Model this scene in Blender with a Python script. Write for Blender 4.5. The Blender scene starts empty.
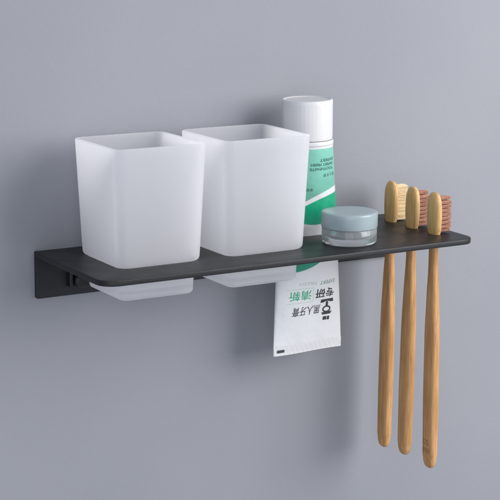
import bpy, bmesh, math, random
from mathutils import Vector, Matrix
random.seed(7)
MM = 0.001
S = bpy.context.scene
C = S.collection

# ------------------------------------------------------------------ helpers
def mat(name):
    m = bpy.data.materials.new(name); m.use_nodes = True
    nt = m.node_tree; b = nt.nodes['Principled BSDF']
    return m, nt, b

def N(nt, t, **kw):
    n = nt.nodes.new(t)
    for k, v in kw.items(): setattr(n, k, v)
    return n

def ramp(nt, fac, stops):
    r = N(nt, 'ShaderNodeValToRGB')
    e = r.color_ramp.elements
    e[0].position, e[0].color = stops[0][0], (*stops[0][1], 1)
    e[1].position, e[1].color = stops[1][0], (*stops[1][1], 1)
    for p, c in stops[2:]:
        x = e.new(p); x.color = (*c, 1)
    nt.links.new(fac, r.inputs[0]); return r.outputs[0]

def noise(nt, scale, detail=4, vec=None, rough=.5):
    n = N(nt, 'ShaderNodeTexNoise'); n.inputs['Scale'].default_value = scale
    n.inputs['Detail'].default_value = detail; n.inputs['Roughness'].default_value = rough
    if vec is not None: nt.links.new(vec, n.inputs['Vector'])
    return n.outputs[0]

def coords(nt, scale=(1, 1, 1)):
    t = N(nt, 'ShaderNodeTexCoord'); m = N(nt, 'ShaderNodeMapping')
    m.inputs['Scale'].default_value = scale
    nt.links.new(t.outputs['Object'], m.inputs[0]); return m.outputs[0]

def bump(nt, b, h, strength, dist):
    n = N(nt, 'ShaderNodeBump'); n.inputs['Strength'].default_value = strength
    n.inputs['Distance'].default_value = dist
    nt.links.new(h, n.inputs['Height']); nt.links.new(n.outputs[0], b.inputs['Normal'])
    return n

def link(name, me, m, parent=None, smooth=True, angle=35):
    o = bpy.data.objects.new(name, me); C.objects.link(o)
    if m: me.materials.clear(); me.materials.append(m)
    if smooth:
        me.shade_smooth()
        me.set_sharp_from_angle(angle=math.radians(angle))
    if parent: o.parent = parent
    return o

def from_bm(name, bm, m, parent=None, smooth=True, angle=35):
    bmesh.ops.recalc_face_normals(bm, faces=bm.faces)
    me = bpy.data.meshes.new(name); bm.to_mesh(me); bm.free()
    return link(name, me, m, parent, smooth, angle)

def thing(name, label, cat, loc=(0, 0, 0), group=None):
    o = bpy.data.objects.new(name, None); C.objects.link(o)
    o.location = Vector(loc) * MM; o.empty_display_size = .02
    o['label'] = label; o['category'] = cat
    if group: o['group'] = group
    return o

def loft(bm, rings, cap0=True, cap1=True, closed=False):
    vs = [[bm.verts.new(Vector(p) * MM) for p in r] for r in rings]
    n = len(vs[0]); R = len(vs)
    for i in range(R if closed else R - 1):
        a, b = vs[i], vs[(i + 1) % R]
        for k in range(n):
            bm.faces.new((a[k], a[(k + 1) % n], b[(k + 1) % n], b[k]))
    if cap0: bm.faces.new(vs[0][::-1])
    if cap1: bm.faces.new(vs[-1])
    return vs

def rsq(h, rc, z, n=10, hx=None):          # rounded square ring of half size h, corner radius rc
    hx = h if hx is None else hx
    out = []
    for q, (sx, sy) in enumerate(((1, 1), (-1, 1), (-1, -1), (1, -1))):
        for k in range(n + 1):
            a = math.pi / 2 * (q + k / n)
            out.append((sx * (hx - rc) + rc * math.cos(a), sy * (h - rc) + rc * math.sin(a), z))
    return out

def superell(a, b, z, e=2.0, n=40, x0=0, y0=0):
    out = []
    for k in range(n):
        t = 2 * math.pi * k / n; c, s = math.cos(t), math.sin(t)
        out.append((x0 + a * math.copysign(abs(c) ** (2 / e), c), y0 + b * math.copysign(abs(s) ** (2 / e), s), z))
    return out

def revolve(bm, prof, n=96, closed=True):
    rings = [[(r * math.cos(2 * math.pi * k / n), r * math.sin(2 * math.pi * k / n), z) for k in range(n)] for r, z in prof]
    return loft(bm, rings, not closed, not closed, closed)

def poly_round(pts, r, n=8):               # rounded polygon outline; r per corner
    out = []; L = len(pts)
    for i, p in enumerate(pts):
        p = Vector(p); a = (Vector(pts[i - 1]) - p).normalized(); b = (Vector(pts[(i + 1) % L]) - p).normalized()
        rr = r[i] if isinstance(r, (list, tuple)) else r
        if rr <= 0: out.append(tuple(p)); continue
        ang = a.angle(b); d = rr / math.tan(ang / 2)
        c = p + (a + b).normalized() * (rr / math.sin(ang / 2))
        s, e = p + a * d - c, p + b * d - c
        for k in range(n + 1):
            t = k / n
            v = (s * math.sin((1 - t) * (math.pi - ang)) + e * math.sin(t * (math.pi - ang))) / math.sin(math.pi - ang)
            out.append(tuple(c + v))
    return out

def plate(name, outlines, thick, bev, m, parent, mtx=Matrix()):
    cu = bpy.data.curves.new(name, 'CURVE'); cu.dimensions = '2D'; cu.fill_mode = 'BOTH'
    for o in outlines:
        sp = cu.splines.new('POLY'); sp.points.add(len(o) - 1); sp.use_cyclic_u = True
        for i, p in enumerate(o): sp.points[i].co = (p[0] * MM, p[1] * MM, 0, 1)
    cu.extrude = (thick / 2 - bev) * MM; cu.bevel_depth = bev * MM; cu.offset = -bev * MM; cu.bevel_resolution = 3
    t = bpy.data.objects.new('tmp', cu); C.objects.link(t)
    me = bpy.data.meshes.new_from_object(t.evaluated_get(bpy.context.evaluated_depsgraph_get()))
    bpy.data.objects.remove(t)
    me.name = name; me.transform(mtx)
    bm = bmesh.new(); bm.from_mesh(me); bmesh.ops.remove_doubles(bm, verts=bm.verts, dist=1e-7)
    bm.to_mesh(me); bm.free()
    return link(name, me, m, parent, True, 50)

# ------------------------------------------------------------------ materials
# painted wall, cool grey
M_wall, nt, b = mat('wall_paint')
v = coords(nt)
f = noise(nt, 5, 3, v)
g = noise(nt, 700, 3, v, .6)
nt.links.new(ramp(nt, f, [(.3, (.243, .25, .277)), (.7, (.272, .277, .302))]), b.inputs['Base Color'])
b.inputs['Roughness'].default_value = .75
b.inputs['Specular IOR Level'].default_value = .25
mx = N(nt, 'ShaderNodeMath', operation='ADD')
h2 = noise(nt, 160, 3, v, .6)
nt.links.new(g, mx.inputs[0]); nt.links.new(h2, mx.inputs[1])
bump(nt, b, mx.outputs[0], .3, .0004)

sp = N(nt, 'ShaderNodeTexVoronoi'); sp.inputs['Scale'].default_value = 22; nt.links.new(v, sp.inputs['Vector'])
wn = N(nt, 'ShaderNodeMapRange'); nt.links.new(sp.outputs['Distance'], wn.inputs[0])
wn.inputs[1].default_value = .012; wn.inputs[2].default_value = .03; wn.inputs[3].default_value = .62; wn.inputs[4].default_value = 1
hs = N(nt, 'ShaderNodeSeparateColor'); nt.links.new(sp.outputs['Color'], hs.inputs[0])
gt = N(nt, 'ShaderNodeMath', operation='GREATER_THAN'); nt.links.new(hs.outputs[0], gt.inputs[0]); gt.inputs[1].default_value = .3
mxv = N(nt, 'ShaderNodeMath', operation='MAXIMUM'); nt.links.new(wn.outputs[0], mxv.inputs[0]); nt.links.new(gt.outputs[0], mxv.inputs[1])
ml = N(nt, 'ShaderNodeMix', data_type='RGBA', blend_type='MULTIPLY'); ml.inputs[0].default_value = 1
src = b.inputs['Base Color'].links[0].from_socket
nt.links.new(src, ml.inputs[6]); nt.links.new(mxv.outputs[0], ml.inputs[7]); nt.links.new(ml.outputs[2], b.inputs['Base Color'])

# black powder-coated metal
M_black, nt, b = mat('black_metal')
v = coords(nt)
b.inputs['Base Color'].default_value = (.011, .011, .0125, 1)
b.inputs['Metallic'].default_value = 0.0
b.inputs['Specular IOR Level'].default_value = .42
g = noise(nt, 2600, 3, v, .7)
mr = N(nt, 'ShaderNodeMapRange'); nt.links.new(noise(nt, 60, 4, v), mr.inputs[0])
mr.inputs[3].default_value = .34; mr.inputs[4].default_value = .5
nt.links.new(mr.outputs[0], b.inputs['Roughness'])
bump(nt, b, g, .45, .00012)
nt.links.new(ramp(nt, noise(nt, 1500, 2, v), [(.5, (.0075, .008, .010)), (.8, (.020, .021, .025))]), b.inputs['Base Color'])

# frosted cup plastic / glass
M_frost, nt, b = mat('frosted_glass')
b.inputs['Base Color'].default_value = (.99, .99, 1, 1)
b.inputs['Roughness'].default_value = .46
b.inputs['IOR'].default_value = 1.45
b.inputs['Transmission Weight'].default_value = .82
tr = N(nt, 'ShaderNodeBsdfTranslucent'); tr.inputs[0].default_value = (.99, .985, 1, 1)
ms = N(nt, 'ShaderNodeMixShader'); ms.inputs[0].default_value = .44
out = nt.nodes['Material Output']
nt.links.new(b.outputs[0], ms.inputs[1]); nt.links.new(tr.outputs[0], ms.inputs[2]); nt.links.new(ms.outputs[0], out.inputs[0])
bump(nt, b, noise(nt, 2500, 2, coords(nt)), .12, .0001)

def plain(name, col, rough=.4, **kw):
    m, nt, b = mat(name)
    b.inputs['Base Color'].default_value = (*col, 1); b.inputs['Roughness'].default_value = rough
    for k, v in kw.items(): b.inputs[k.replace('_', ' ')].default_value = v
    return m
M_cap = plain('white_cap_plastic', (.60, .60, .605), .32)
M_ink = plain('black_ink', (.03, .03, .035), .45)
M_greyink = plain('grey_green_ink', (.16, .24, .22), .45)
M_green = plain('green_ink', (.03, .33, .19), .45)
M_dgreen = plain('dark_green_ink', (.03, .12, .09), .45)
M_brand = plain('burnt_mark', (.20, .095, .035), .6)
M_lid = plain('frosted_lid_plastic', (.52, .62, .65), .25, Transmission_Weight=.5)
M_lid.node_tree.nodes['Principled BSDF'].inputs['Subsurface Weight'].default_value = .15
M_lid.node_tree.nodes['Principled BSDF'].inputs['Subsurface Radius'].default_value = (.004, .004, .005)
M_clear = plain('clear_plastic', (.95, .975, .985), .03, Transmission_Weight=1.0, IOR=1.43)
nt = M_clear.node_tree; b = nt.nodes['Principled BSDF']
tr = N(nt, 'ShaderNodeBsdfTranslucent'); tr.inputs[0].default_value = (.85, .89, .92, 1)
df = N(nt, 'ShaderNodeBsdfDiffuse'); df.inputs[0].default_value = (.85, .89, .92, 1)
m1 = N(nt, 'ShaderNodeMixShader'); m1.inputs[0].default_value = .5
m2 = N(nt, 'ShaderNodeMixShader'); m2.inputs[0].default_value = .2
nt.links.new(tr.outputs[0], m1.inputs[1]); nt.links.new(df.outputs[0], m1.inputs[2])
nt.links.new(b.outputs[0], m2.inputs[1]); nt.links.new(m1.outputs[0], m2.inputs[2])
nt.links.new(m2.outputs[0], nt.nodes['Material Output'].inputs[0])

# toothpaste tube print: mint panel, white swoosh, green, white
M_tube, nt, b = mat('tube_print')
tc = N(nt, 'ShaderNodeTexCoord'); sx = N(nt, 'ShaderNodeSeparateXYZ'); nt.links.new(tc.outputs['Object'], sx.inputs[0])
X, Z = sx.outputs[0], sx.outputs[2]
def math_(op, a, c):
    n = N(nt, 'ShaderNodeMath', operation=op)
    for i, q in enumerate((a, c)):
        if isinstance(q, (int, float)): n.inputs[i].default_value = q
        else: nt.links.new(q, n.inputs[i])
    return n.outputs[0]
def line(x0, z0, x1, z1, curve=0.0):       # signed height above a (curved) line, mm
    k = (z1 - z0) / (x1 - x0)
    dx = math_('SUBTRACT', math_('MULTIPLY', X, 1000), x0)
    l = math_('ADD', math_('MULTIPLY', dx, k), z0)
    l = math_('ADD', l, math_('MULTIPLY', math_('MULTIPLY', dx, math_('SUBTRACT', dx, x1 - x0)), curve))
    return math_('SUBTRACT', math_('MULTIPLY', Z, 1000), l)
def step(h, w=.25):
    m = N(nt, 'ShaderNodeMapRange'); nt.links.new(h, m.inputs[0])
    m.inputs[1].default_value = -w; m.inputs[2].default_value = w; return m.outputs[0]
def mixc(f, a, c):
    m = N(nt, 'ShaderNodeMix', data_type='RGBA'); nt.links.new(f, m.inputs[0])
    for i, q in ((6, a), (7, c)):
        if isinstance(q, tuple): m.inputs[i].default_value = (*q, 1)
        else: nt.links.new(q, m.inputs[i])
    return m.outputs[2]
WHITE = (.63, .635, .645)
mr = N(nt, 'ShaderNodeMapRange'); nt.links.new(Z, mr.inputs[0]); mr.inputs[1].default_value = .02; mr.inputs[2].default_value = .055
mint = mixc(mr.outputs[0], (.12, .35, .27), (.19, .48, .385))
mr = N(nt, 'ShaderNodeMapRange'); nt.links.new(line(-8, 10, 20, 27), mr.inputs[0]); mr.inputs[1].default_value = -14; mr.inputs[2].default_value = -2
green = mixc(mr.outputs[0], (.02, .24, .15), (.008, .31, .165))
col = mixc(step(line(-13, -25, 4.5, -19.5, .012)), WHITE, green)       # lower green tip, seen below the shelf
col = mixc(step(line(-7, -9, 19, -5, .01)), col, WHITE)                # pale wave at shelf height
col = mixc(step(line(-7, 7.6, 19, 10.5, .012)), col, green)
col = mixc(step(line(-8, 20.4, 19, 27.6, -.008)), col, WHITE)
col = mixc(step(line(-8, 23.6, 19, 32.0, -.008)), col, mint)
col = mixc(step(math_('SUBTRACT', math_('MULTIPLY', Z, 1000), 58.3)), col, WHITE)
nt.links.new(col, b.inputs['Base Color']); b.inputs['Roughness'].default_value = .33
b.inputs['Specular IOR Level'].default_value = .5
bump(nt, b, noise(nt, 55, 3, coords(nt)), .55, .003)

# bamboo
def bamboo(name, seed):
    m, nt, b = mat(name)
    t = N(nt, 'ShaderNodeTexCoord'); mp = N(nt, 'ShaderNodeMapping')
    mp.inputs['Location'].default_value = (seed, seed * 2.3, seed * .7)
    mp.inputs['Scale'].default_value = (1, 1, .035)
    nt.links.new(t.outputs['Object'], mp.inputs[0])
    n1 = noise(nt, 1500, 5, mp.outputs[0], .6)
    mp2 = N(nt, 'ShaderNodeMapping'); mp2.inputs['Scale'].default_value = (1, 1, .12); mp2.inputs['Location'].default_value = (seed * 3, seed, 0)
    nt.links.new(t.outputs['Object'], mp2.inputs[0])
    n2 = noise(nt, 260, 3, mp2.outputs[0], .5)
    a = N(nt, 'ShaderNodeMath', operation='MULTIPLY_ADD'); nt.links.new(n1, a.inputs[0]); a.inputs[1].default_value = .6
    c = N(nt, 'ShaderNodeMath', operation='MULTIPLY'); nt.links.new(n2, c.inputs[0]); c.inputs[1].default_value = .4
    nt.links.new(c.outputs[0], a.inputs[2])
    # colour blends from darker handle to paler head around shelf height
    s = N(nt, 'ShaderNodeSeparateXYZ'); nt.links.new(t.outputs['Object'], s.inputs[0])
    hz = N(nt, 'ShaderNodeMapRange'); nt.links.new(s.outputs[2], hz.inputs[0]); hz.inputs[1].default_value = -.02; hz.inputs[2].default_value = .006
    dark = ramp(nt, a.outputs[0], [(.34, (.32, .15, .05)), (.5, (.475, .245, .09)), (.66, (.60, .35, .145))])
    pale = ramp(nt, a.outputs[0], [(.34, (.40, .235, .08)), (.5, (.60, .375, .15)), (.66, (.70, .48, .22))])
    mm_ = N(nt, 'ShaderNodeMix', data_type='RGBA'); nt.links.new(hz.outputs[0], mm_.inputs[0])
    nt.links.new(dark, mm_.inputs[6]); nt.links.new(pale, mm_.inputs[7])
    nt.links.new(mm_.outputs[2], b.inputs['Base Color'])
    b.inputs['Roughness'].default_value = .48
    bump(nt, b, a.outputs[0], .25, .0002)
    return m

def bristle_mat(name, c0, c1):
    m, nt, b = mat(name)
    nt.links.new(ramp(nt, noise(nt, 900, 2, coords(nt)), [(.35, c0), (.65, c1)]), b.inputs['Base Color'])
    b.inputs['Roughness'].default_value = .4
    return m
M_cream = bristle_mat('cream_bristle', (.80, .60, .34), (.90, .75, .50))
M_rust = bristle_mat('rust_bristle', (.36, .16, .11), (.54, .28, .20))

# ------------------------------------------------------------------ wall
bm = bmesh.new()
bmesh.ops.create_cube(bm, size=1)
bmesh.ops.scale(bm, vec=(5, .1, 4), verts=bm.verts)
bmesh.ops.translate(bm, vec=(.4, .0502, 0), verts=bm.verts)
wall = from_bm('wall', bm, M_wall, smooth=False); wall['kind'] = 'structure'

# ------------------------------------------------------------------ shelf
L, D, T = 272.0, 102.0, 3.6
shelf = thing('bathroom_shelf', 'matt black metal wall shelf holding the frosted cups, tube, jar and toothbrushes', 'shelf', (0, 0, 0))
CUPS = (51.4, 126.4); CY = -48.1
BR = [(256.6, -24.6), (256.4, -50.2), (256.6, -75.4)]
TX, TY = 185.1, -30.0
def off(pts, x, y): return [(p[0] + x, p[1] + y) for p in pts]
outl = poly_round([(0, 0), (0, -D), (L, -D), (L, 0)], [.8, 11, 10, 6])
holes = [off([q[:2] for q in rsq(26.7, 6.8, 0)], cx, CY) for cx in CUPS]
holes.append([(p[0], p[1]) for p in superell(24.5, 12.2, 0, 2.4, 64, TX, TY)])
for bx, by in BR:
    holes.append(off([q[:2] for q in rsq(5.2, 2.0, 0, 6, hx=3.1)], bx + .1, by))
plate('shelf_plate', [outl] + holes, T, .6, M_black, shelf, Matrix.Translation((0, 0, -T / 2 * MM)))
# upright plate against the wall, butted under the shelf plate
HB = 30.5
bo = poly_round([(0.05, -HB), (L - .1, -HB), (L - .1, -T + .02), (0.05, -T + .02)], [1.2, 1.2, .3, .3])
plate('back_plate', [bo], 3.2, .4, M_black, shelf, Matrix.Translation((0, -1.65 * MM, 0)) @ Matrix.Rotation(math.radians(90), 4, 'X'))
def capsule(x0, x1, z0, z1, y0, y1, name, parent, r=None, bev=.5):
    r = r or (z1 - z0) / 2 - .01
    o = poly_round([(x0, z0), (x1, z0), (x1, z1), (x0, z1)], r)
    return plate(name, [o], abs(y1 - y0), bev, M_black, parent,
                 Matrix.Translation((0, (y0 + y1) / 2 * MM, 0)) @ Matrix.Rotation(math.radians(90), 4, 'X'))
bs = capsule(20.8, 23.2, -24.5, -14.5, -3.2, -8.5, 'mounting_boss', shelf, r=1.1, bev=.5)
capsule(24.2, 44, -25.4, -15.8, -3.2, -10.5, 'boss_block', bs, r=4.2, bev=2.4)
bs = capsule(225, 246, -25.4, -15.8, -3.2, -10.5, 'mounting_boss', shelf, r=4.2, bev=2.4)

# ------------------------------------------------------------------ cups
def cup_mesh():
    bm = bmesh.new()
    ZB, ZT, HT, HS = -20.9, 73.4, 31.6, 28.7
    def h(z): return HS + (HT - HS) * z / ZT
    def lo(z): return 26.4 + .7 * z / 20.9
    rings = []
    for k in range(7):                       # rounded foot of the narrower lower part
        a = math.pi / 2 * k / 6; r = 2.6
        rings.append(rsq(lo(ZB) - r + r * math.sin(a), max(2.2, 6.5 - r + r * math.sin(a)), ZB + r - r * math.cos(a)))
    rings += [rsq(lo(z), 6.5, z) for z in (-12, -4, -.6)]
    rings.append(rsq(lo(0), 6.5, .12))
    for k in range(0, 7):                    # shoulder that rests on the shelf plate
        a = math.pi / 2 * k / 6; r = 2.1
        rings.append(rsq(h(3) - r + r * math.sin(a), 6.5 - 1 + 1 * math.sin(a), .15 + (r - r * math.cos(a)) * 1.6))
    rings += [rsq(h(z), 6.5, z) for z in (10, 30, 50, 66, ZT - .9)]
    for k in range(1, 6):                    # rounded lip
        a = math.pi * k / 6; w = 1.25
        rings.append(rsq(h(ZT) - w + w * math.cos(a), 6.5 - w + w * math.cos(a), ZT - .9 + .9 * math.sin(a)))
    wi = 2.2
    rings += [rsq(h(z) - wi, 4.4, z) for z in (ZT - .9, 66, 50, 30, 10, 4)]
    rings += [rsq(h(4) - wi - 1.2, 3.0, 1), rsq(lo(0) - wi - .3, 3.0, -1.5), rsq(lo(-10) - wi - .3, 3.0, -12)]
    for k in range(1, 6):
        a = math.pi / 2 * k / 5; r = 3.5
        rings.append(rsq(lo(-10) - wi - .3 - r + r * math.cos(a), max(1.5, 3 * math.cos(a)), -12 - r * math.sin(a)))
    loft(bm, rings)
    bmesh.ops.recalc_face_normals(bm, faces=bm.faces)
    me = bpy.data.meshes.new('frosted_cup'); bm.to_mesh(me); bm.free(); return me
cm = cup_mesh()
for cx, lab in zip(CUPS, ('square frosted white cup farthest from the toothpaste, at the shelf end without toothbrushes',
                          'square frosted white cup beside the green and white toothpaste tube')):
    o = link('frosted_cup', cm, M_frost, None, True, 40)
    o.location = (cx * MM, CY * MM, 0); o['label'] = lab; o['category'] = 'cup'; o['group'] = 'frosted cups set in the shelf'

# ------------------------------------------------------------------ toothpaste tube
tube = thing('toothpaste_tube', 'green and white toothpaste tube hanging cap up through the shelf', 'toothpaste', (TX, TY, 0))
tube.rotation_euler = (0, math.radians(-.8), 0)
ZTOP, ZBOT = 59.5, -81.5
def perim(a, b): return math.pi * (3 * (a + b) - math.sqrt((3 * a + b) * (a + 3 * b)))
P0 = 108.0
def tb(z):
    t = (ZTOP - z) / (ZTOP - ZBOT)
    t = min(max(t, 0), 1)
    return 16.8 * (1 - t) ** .85 + .45
def ta(z):
    b_ = tb(z); lo, hi = 10, 40
    for _ in range(40):
        m = (lo + hi) / 2
        if perim(m, b_) > P0: hi = m
        else: lo = m
    return min(lo, 27.2)
def dent(x, z):                               # soft squeeze dents in the front face
    e = max(0, 1 - (x / 24) ** 2) * min(1, max(0, (46 - z) / 18)) * min(1, max(0, (z + 74) / 10))
    return e * (.55 * math.sin(z * .11 + x * .10 + .6) + .35 * math.sin(z * .23 - x * .16 + 2))
bm = bmesh.new()
rings = []
for k in range(5):                            # shoulder under the cap
    t = k / 4
    rings.append(superell(14.5 + 2.6 * t, 14.5 + 2.5 * t, 63.5 - 3.8 * math.sin(t * math.pi / 2), 2, 96))
NZ = 44
for k in range(1, NZ + 1):
    z = ZTOP + (ZBOT - ZTOP) * k / NZ
    rings.append([(x, y + (dent(x, z) * min(1, max(0, -y / max(.5, tb(z)) * 1.6)) if y < 0 else 0), z) for x, y, z in superell(ta(z), tb(z), z, 2, 96)])
loft(bm, rings)
tube_body = from_bm('tube_body', bm, M_tube, tube, True, 60)
# crimped end with fine ridges
bm = bmesh.new()
nx = 120; za, zb_ = ZBOT + 5.6, ZBOT - 1.2
rows = []
for side in (-1, 1):
    for j in range(9):
        z = za + (zb_ - za) * j / 8
        r = []
        for i in range(nx + 1):
            x = -26.9 + 53.8 * i / nx
            base = tb(max(z, ZBOT)) * math.sqrt(max(0, 1 - (min(abs(x), 26.7) / 26.85) ** 2)) if z > ZBOT else .45
            base = max(base, .42) + .12
            rid = .10 * math.sin(i * math.pi / 2) * (1 if 1 < j < 8 else 0) + .05 * math.sin(x * 1.7 + z)
            if abs(x) > 26.7: base = .35
            r.append((x + .25 * math.sin(z * .8) * (j / 8), side * (base + rid), z + .25 * math.sin(x * .12)))
        rows.append(r)
g = [[bm.verts.new(Vector(p) * MM) for p in r] for r in rows]
for s in (0, 9):
    for j in range(8):
        for i in range(nx): bm.faces.new((g[s + j][i], g[s + j][i + 1], g[s + j + 1][i + 1], g[s + j + 1][i]))
for j in range(8):
    for i in (0, nx): bm.faces.new((g[j][i], g[j + 1][i], g[9 + j + 1][i], g[9 + j][i]))
for j in (0, 8):
    for i in range(nx): bm.faces.new((g[j][i], g[j][i + 1], g[9 + j][i + 1], g[9 + j][i]))
crimp = from_bm('crimped_end', bm, plain('crimp_plastic', (.60, .60, .61), .45), tube, True, 60)
# cap: tapered cylinder, flat inset top, fine ribs at the foot
bm = bmesh.new()
n = 120
def capring(r, z, rib=0):
    return [((r + rib * (k % 3 == 0)) * math.cos(2 * math.pi * k / n), (r + rib * (k % 3 == 0)) * math.sin(2 * math.pi * k / n), z) for k in range(n)]
loft(bm, [capring(15.2, 63.0), capring(16.2, 63.1), capring(16.6, 63.5), capring(16.7, 64.2), capring(16.75, 66, .1), capring(16.9, 86, .06),
          capring(16.95, 86), capring(17.0, 88.4), capring(16.8, 89.2), capring(16.2, 89.6), capring(15.4, 89.5), capring(14.9, 89.1), capring(8, 89.05), capring(1, 89.05)])
from_bm('cap', bm, M_cap, tube, True, 30)
bm = bmesh.new()
loft(bm, [capring(15.0, 60.3), capring(17.2, 60.0), capring(17.4, 60.5), capring(17.3, 62.2), capring(17.0, 62.8), capring(15, 62.9)])
from_bm('collar', bm, M_cap, tube, True, 30)

def surf_y(x, z, lift=.06):                   # front of the tube, local mm
    a, b_ = ta(z), tb(z)
    return -b_ * math.sqrt(max(0.0, 1 - (x / a) ** 2)) - lift + dent(x, z)
def wrap_mesh(name, me, fn, m, parent, maxlen=1.2):
    bm = bmesh.new(); bm.from_mesh(me)
    for _ in range(5):
        e = [e for e in bm.edges if e.calc_length() > maxlen]
        if not e: break
        bmesh.ops.subdivide_edges(bm, edges=e, cuts=1)
        bmesh.ops.triangulate(bm, faces=bm.faces)
    for v_ in bm.verts: v_.co = Vector(fn(v_.co.x, v_.co.y)) * MM
    bm.to_mesh(me); bm.free()
    me.name = name
    return link(name, me, m, parent, False)
def text_mesh(s, w, h, bold=0.0, shear=0):    # text centred on 0, scaled to w x h (mm)
    cu = bpy.data.curves.new('t', 'FONT'); cu.body = s; cu.size = 10; cu.offset = bold; cu.resolution_u = 3; cu.shear = shear
    t = bpy.data.objects.new('t', cu); C.objects.link(t)
    me = bpy.data.meshes.new_from_object(t.evaluated_get(bpy.context.evaluated_depsgraph_get()))
    bpy.data.objects.remove(t)
    xs = [v_.co.x for v_ in me.vertices]; ys = [v_.co.y for v_ in me.vertices]
    x0, x1, y0, y1 = min(xs), max(xs), min(ys), max(ys)
    for v_ in me.vertices:
        v_.co = ((v_.co.x - (x0 + x1) / 2) / (x1 - x0) * w, (v_.co.y - (y0 + y1) / 2) / (y1 - y0) * h, 0)
    return me
def print_on(s, cx, cz, w, h, m, flip=True, bold=0.0, name='printed_text', shear=0):
    me = text_mesh(s, w, h, bold, shear); k = -1 if flip else 1
    def fn(u, v_):
        x, z = cx + k * u, cz + k * v_
        return (x, surf_y(x, z), z)
    return wrap_mesh(name, me, fn, m, tube_body)
def shape_on(polys, cx, cz, m, name, flip=True):
    bm = bmesh.new()
    for p in polys:
        bm.faces.new([bm.verts.new((q[0], q[1], 0)) for q in p])
    bmesh.ops.triangulate(bm, faces=bm.faces)
    me = bpy.data.meshes.new(name); bm.to_mesh(me); bm.free(); k = -1 if flip else 1
    def fn(u, v_):
        x, z = cx + k * u, cz + k * v_
        return (x, surf_y(x, z, .07), z)
    return wrap_mesh(name, me, fn, m, tube_body)
def rect(x0, y0, x1, y1): return [(x0, y0), (x1, y0), (x1, y1), (x0, y1)]
ox = -184.6
print_on('EXPERT', 196.6 + ox, -34.3, 13.2, 2.5, M_greyink, shear=.15)
print_on('FRESH', 181.2 + ox, -34.0, 13.2, 2.4, plain('grey_ink', (.42, .47, .46), .45), shear=.15)
print_on('专研', 195.3 + ox, -42.0, 15.6, 6.8, M_ink, bold=.2)
print_on('清新', 176.0 + ox, -42.0, 16.6, 6.6, M_green, bold=.1)
print_on('黑人牙膏', 181.2 + ox, -53.2, 22.6, 6.4, M_ink, bold=0.09, shear=.12)
# thin green frame round the two green characters
fr = [rect(-10, -5, 10, -4.75), rect(-10, 4.7, 10, 4.95), rect(-10, -5, -9.8, 4.95)]
shape_on(fr, 175.8 + ox, -42.2, plain('pale_green_ink', (.3, .52, .42), .45), 'printed_frame')
# generic dark printed device beside the name
def arcband(cx, cy, rx, ry, w, n=28):
    ps = []
    for k in range(n):
        a, c = 2 * math.pi * k / n, 2 * math.pi * (k + 1) / n
        ps.append([(cx + rx * math.cos(a), cy + ry * math.sin(a)), (cx + rx * math.cos(c), cy + ry * math.sin(c)),
                   (cx + (rx - w) * math.cos(c), cy + (ry - w) * math.sin(c)), (cx + (rx - w) * math.cos(a), cy + (ry - w) * math.sin(a))])
    return ps
dev = [rect(-2.6, 5.0, -.6, 7.6), rect(-.2, 4.9, 2.9, 7.4), [(-4.4, 1.6), (4.2, 1.9), (3.2, 3.6), (-3.2, 3.5)], rect(-1.0, -5.6, .9, -2.2),
       [(-5.0, -7.4), (5.0, -7.4), (5.4, -5.2), (3.2, -5.0), (1.0, -5.8), (-1.0, -5.8), (-3.2, -5.0), (-5.4, -5.2)]] + arcband(.1, -.2, 3.4, 2.5, 1.15)
shape_on(dev, 197.6 + ox, -54.2, M_ink, 'printed_device')
shape_on([rect(-2.8, -.95, 2.8, .95)], -21.6, -79.7 + 0.0, M_ink, 'registration_mark', False)
for o_ in tube_body.children:
    if o_.name.startswith('registration'):
        for v_ in o_.data.vertices: v_.co.y = -.00115
        o_.parent = crimp
print_on('EXPERT', 190.6 + ox, 50.6, 13.0, 2.0, M_dgreen, True, .3)
print_on('EXPERT FRESH', 187.2 + ox, 47.7, 18.5, 1.9, M_dgreen, True, .34)
print_on('TOOTHPASTE', 187.0 + ox, 44.8, 19.5, 1.9, M_dgreen, True, .34)
print_on('黑人牙膏', 193.2 + ox, 40.2, 11.5, 2.2, M_dgreen, True, .05)
print_on('专研', 177.6 + ox, 31.2, 5.5, 2.2, M_dgreen, True, .1)

# ------------------------------------------------------------------ jar
jar = thing('cosmetic_jar', 'small clear round jar with pale blue-grey lid beside the toothpaste tube', 'jar', (190.4, -72.8, 0.05))
bm = bmesh.new()
prof = [(0, 0.9), (13.5, .9), (14.3, .1), (15.8, 0), (17.0, .35), (17.8, 1.4), (17.95, 3), (17.95, 9.6), (17.6, 10.2), (16.4, 10.3), (16.3, 15.5), (15.9, 16), (14.9, 16), (14.7, 15.4),
        (14.7, 6.8), (14.0, 4.9), (12.0, 3.9), (6, 3.5), (0, 3.4)]
prof[0] = (.01, .9); prof[-1] = (.01, 3.4)
revolve(bm, prof)
bmesh.ops.remove_doubles(bm, verts=bm.verts, dist=3e-5 * .5)
from_bm('jar_body', bm, M_clear, jar, True, 50)
bm = bmesh.new()
prof = [(.01, 20.9), (14, 20.9), (17.4, 20.85), (18.05, 20.55), (18.35, 20.1), (18.4, 19.4), (18.4, 11.2), (18.2, 10.7), (17.0, 10.6), (16.7, 11.2), (16.7, 18.2), (16, 18.8), (.01, 18.9)]
revolve(bm, prof)
from_bm('lid', bm, M_lid, jar, True, 45)

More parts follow.
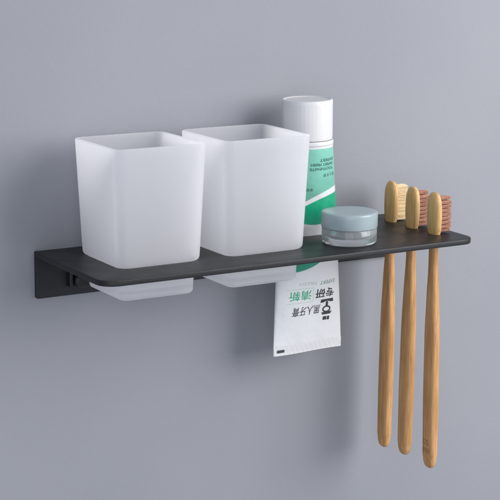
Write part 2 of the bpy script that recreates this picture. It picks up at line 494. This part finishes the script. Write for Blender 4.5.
# ------------------------------------------------------------------ toothbrushes
def lerp(tbl, z):
    for (z0, a0), (z1, a1) in zip(tbl, tbl[1:]):
        if z0 >= z >= z1:
            t = (z0 - z) / (z0 - z1); t = t * t * (3 - 2 * t)
            return a0 + (a1 - a0) * t
    return tbl[-1][1]
Wt = [(30.2, 1.2), (29.9, 4.6), (29, 7.6), (27, 10.4), (24, 12.3), (19, 13.3), (12, 13.3), (4, 12.2), (-3, 8.6), (-12, 7.3), (-20, 7.4), (-42, 9.6), (-70, 12), (-110, 12.2), (-145, 11.4), (-151, 10.0), (-153.6, 8.4), (-155, 5.4), (-155.6, 2.0)]
Tt = [(30.2, .8), (29.9, 2.2), (29, 4.0), (27, 4.9), (24, 5.5), (12, 5.8), (0, 5.4), (-12, 5.2), (-24, 5.6), (-60, 7.0), (-110, 7.5), (-145, 7.2), (-151, 6.2), (-153.6, 5.0), (-155, 3.2), (-155.6, 1.2)]
Et = [(30.2, 2.1), (20, 2.8), (0, 2.9), (-15, 2.7), (-50, 3.2), (-155.6, 3.2)]
def body_mesh(tail):
    bm = bmesh.new(); zs = sorted({round(z, 2) for tb_ in (Wt, Tt) for z, _ in tb_} | {z for z in range(-150, 28, 3)} | {29.5, 28.2, -152.5, -154.4, -155.4}, reverse=True)
    loft(bm, [superell(lerp(Tt, z) / 2, lerp(Wt, z) / 2, z * (.93 if z > 0 else tail), lerp(Et, z), 36) for z in zs])
    bmesh.ops.recalc_face_normals(bm, faces=bm.faces)
    me = bpy.data.meshes.new('brush_body'); bm.to_mesh(me); bm.free(); return me
def bristle_mesh(seed, spread=1.0):
    rnd = random.Random(seed); bm = bmesh.new()
    for i in range(9):
        z = 2.2 + i * 2.68
        cols = (-3.3, -1.1, 1.1, 3.3) if 0 < i < 8 else (-1.9, 0, 1.9)
        for y in cols:
            for k in range(78):
                a = rnd.uniform(0, 2 * math.pi); r = .92 * spread * math.sqrt(rnd.random())
                p = Vector((2.0, y + r * math.cos(a), z + r * math.sin(a)))
                q = Vector((11.0 + rnd.uniform(-.5, .35), y + r * 1.12 * math.cos(a) + rnd.gauss(0, .1), z + r * 1.1 * math.sin(a) + rnd.gauss(0, .08)))
                vs0, vs1 = [], []
                for s in range(4):
                    t = s * math.pi / 2
                    d = Vector((0, math.cos(t), math.sin(t)))
                    vs0.append(bm.verts.new((p + d * .085) * MM)); vs1.append(bm.verts.new((q + d * .065) * MM))
                for s in range(4): bm.faces.new((vs0[s], vs0[(s + 1) % 4], vs1[(s + 1) % 4], vs1[s]))
                bm.faces.new(vs1)
    me = bpy.data.meshes.new('bristles'); bm.to_mesh(me); bm.free(); return me
specs = [('bamboo toothbrush with cream bristles, nearest the wall', M_cream, .8, -.2, 1.7),
         ('bamboo toothbrush with reddish-brown bristles, between the other two brushes', M_rust, .5, .3, 4.1),
         ('bamboo toothbrush with reddish-brown bristles and a burnt mark near its tip, farthest from the wall', M_rust, -.6, .2, 7.9)]
for i, ((bx, by), (lab, bmat_, ty, tx, sd)) in enumerate(zip(BR, specs)):
    r = thing('toothbrush', lab, 'toothbrush', (bx, by, 0), 'bamboo toothbrushes hanging in the shelf slots')
    r.rotation_euler = (math.radians(tx), math.radians(ty), 0)
    link('handle', body_mesh((1.048, 1.04, 1.058)[i]), bamboo('bamboo', sd), r, True, 60)
    link('bristles', bristle_mesh(i + 3, 1.5 if i == 0 else 1.12), bmat_, r, False)
    if i == 2:
        for s, z, w, h in (('05', -145.5, 6.2, 4.0), ('WWW', -151.5, 8.2, 4.2)):
            me = text_mesh(s, w, h, -.1)
            def fn(u, v_, z=z):
                zz = (z + v_) / 1.05; y = -u
                T_, W_, e = lerp(Tt, zz) / 2, lerp(Wt, zz) / 2, lerp(Et, zz)
                return (-T_ * max(0, 1 - abs(y / W_) ** e) ** (1 / e) - .04, y, z + v_)
            wrap_mesh('burnt_mark', me, fn, M_brand, [c for c in r.children if c.name.startswith('handle')][0], 1.0)

# ------------------------------------------------------------------ light
w = bpy.data.worlds.new('World'); S.world = w; w.use_nodes = True
bg = w.node_tree.nodes['Background']; bg.inputs[0].default_value = (.80, .87, 1, 1); bg.inputs[1].default_value = .58
def area(name, loc, target, size, power, col=(1, 1, 1), sy=None):
    l = bpy.data.lights.new(name, 'AREA'); l.energy = power; l.color = col; l.size = size
    if sy: l.shape = 'RECTANGLE'; l.size_y = sy
    o = bpy.data.objects.new(name, l); C.objects.link(o); o.location = loc
    o.rotation_euler = (Vector(target) - Vector(loc)).to_track_quat('-Z', 'Y').to_euler(); return o
area('key_softbox', (.88, -.86, .43), (.22, 0, 0), .92, 19, (1, .985, .97), .92)
area('fill_softbox', (-.75, -1.5, .2), (.13, 0, 0), 1.0, 6.5, (.95, .97, 1))

# ------------------------------------------------------------------ camera
loc = Vector((-428.83144, -1008.4461, 228.73995)) * MM
Rt = Vector((0.8647024726787629, -0.5022627925915872, 0.004660570923572838))
Up = Vector((0.09883594398624647, 0.17924000012312613, 0.9788281149069071))
F = Vector((0.49246430319321716, 0.8459344593607485, -0.20463088854436673))
cam = bpy.data.cameras.new('camera'); co = bpy.data.objects.new('camera', cam); C.objects.link(co)
m3 = Matrix((Rt, Up, -F)).transposed()
co.matrix_world = Matrix.Translation(loc) @ m3.to_4x4()
cam.sensor_width = 36; cam.lens = 1757.1126 * 36 / 500; cam.clip_start = .05; cam.clip_end = 50
S.camera = co
S.view_settings.view_transform = 'Standard'; S.view_settings.look = 'None'
S.view_settings.exposure = 0; S.view_settings.gamma = 1
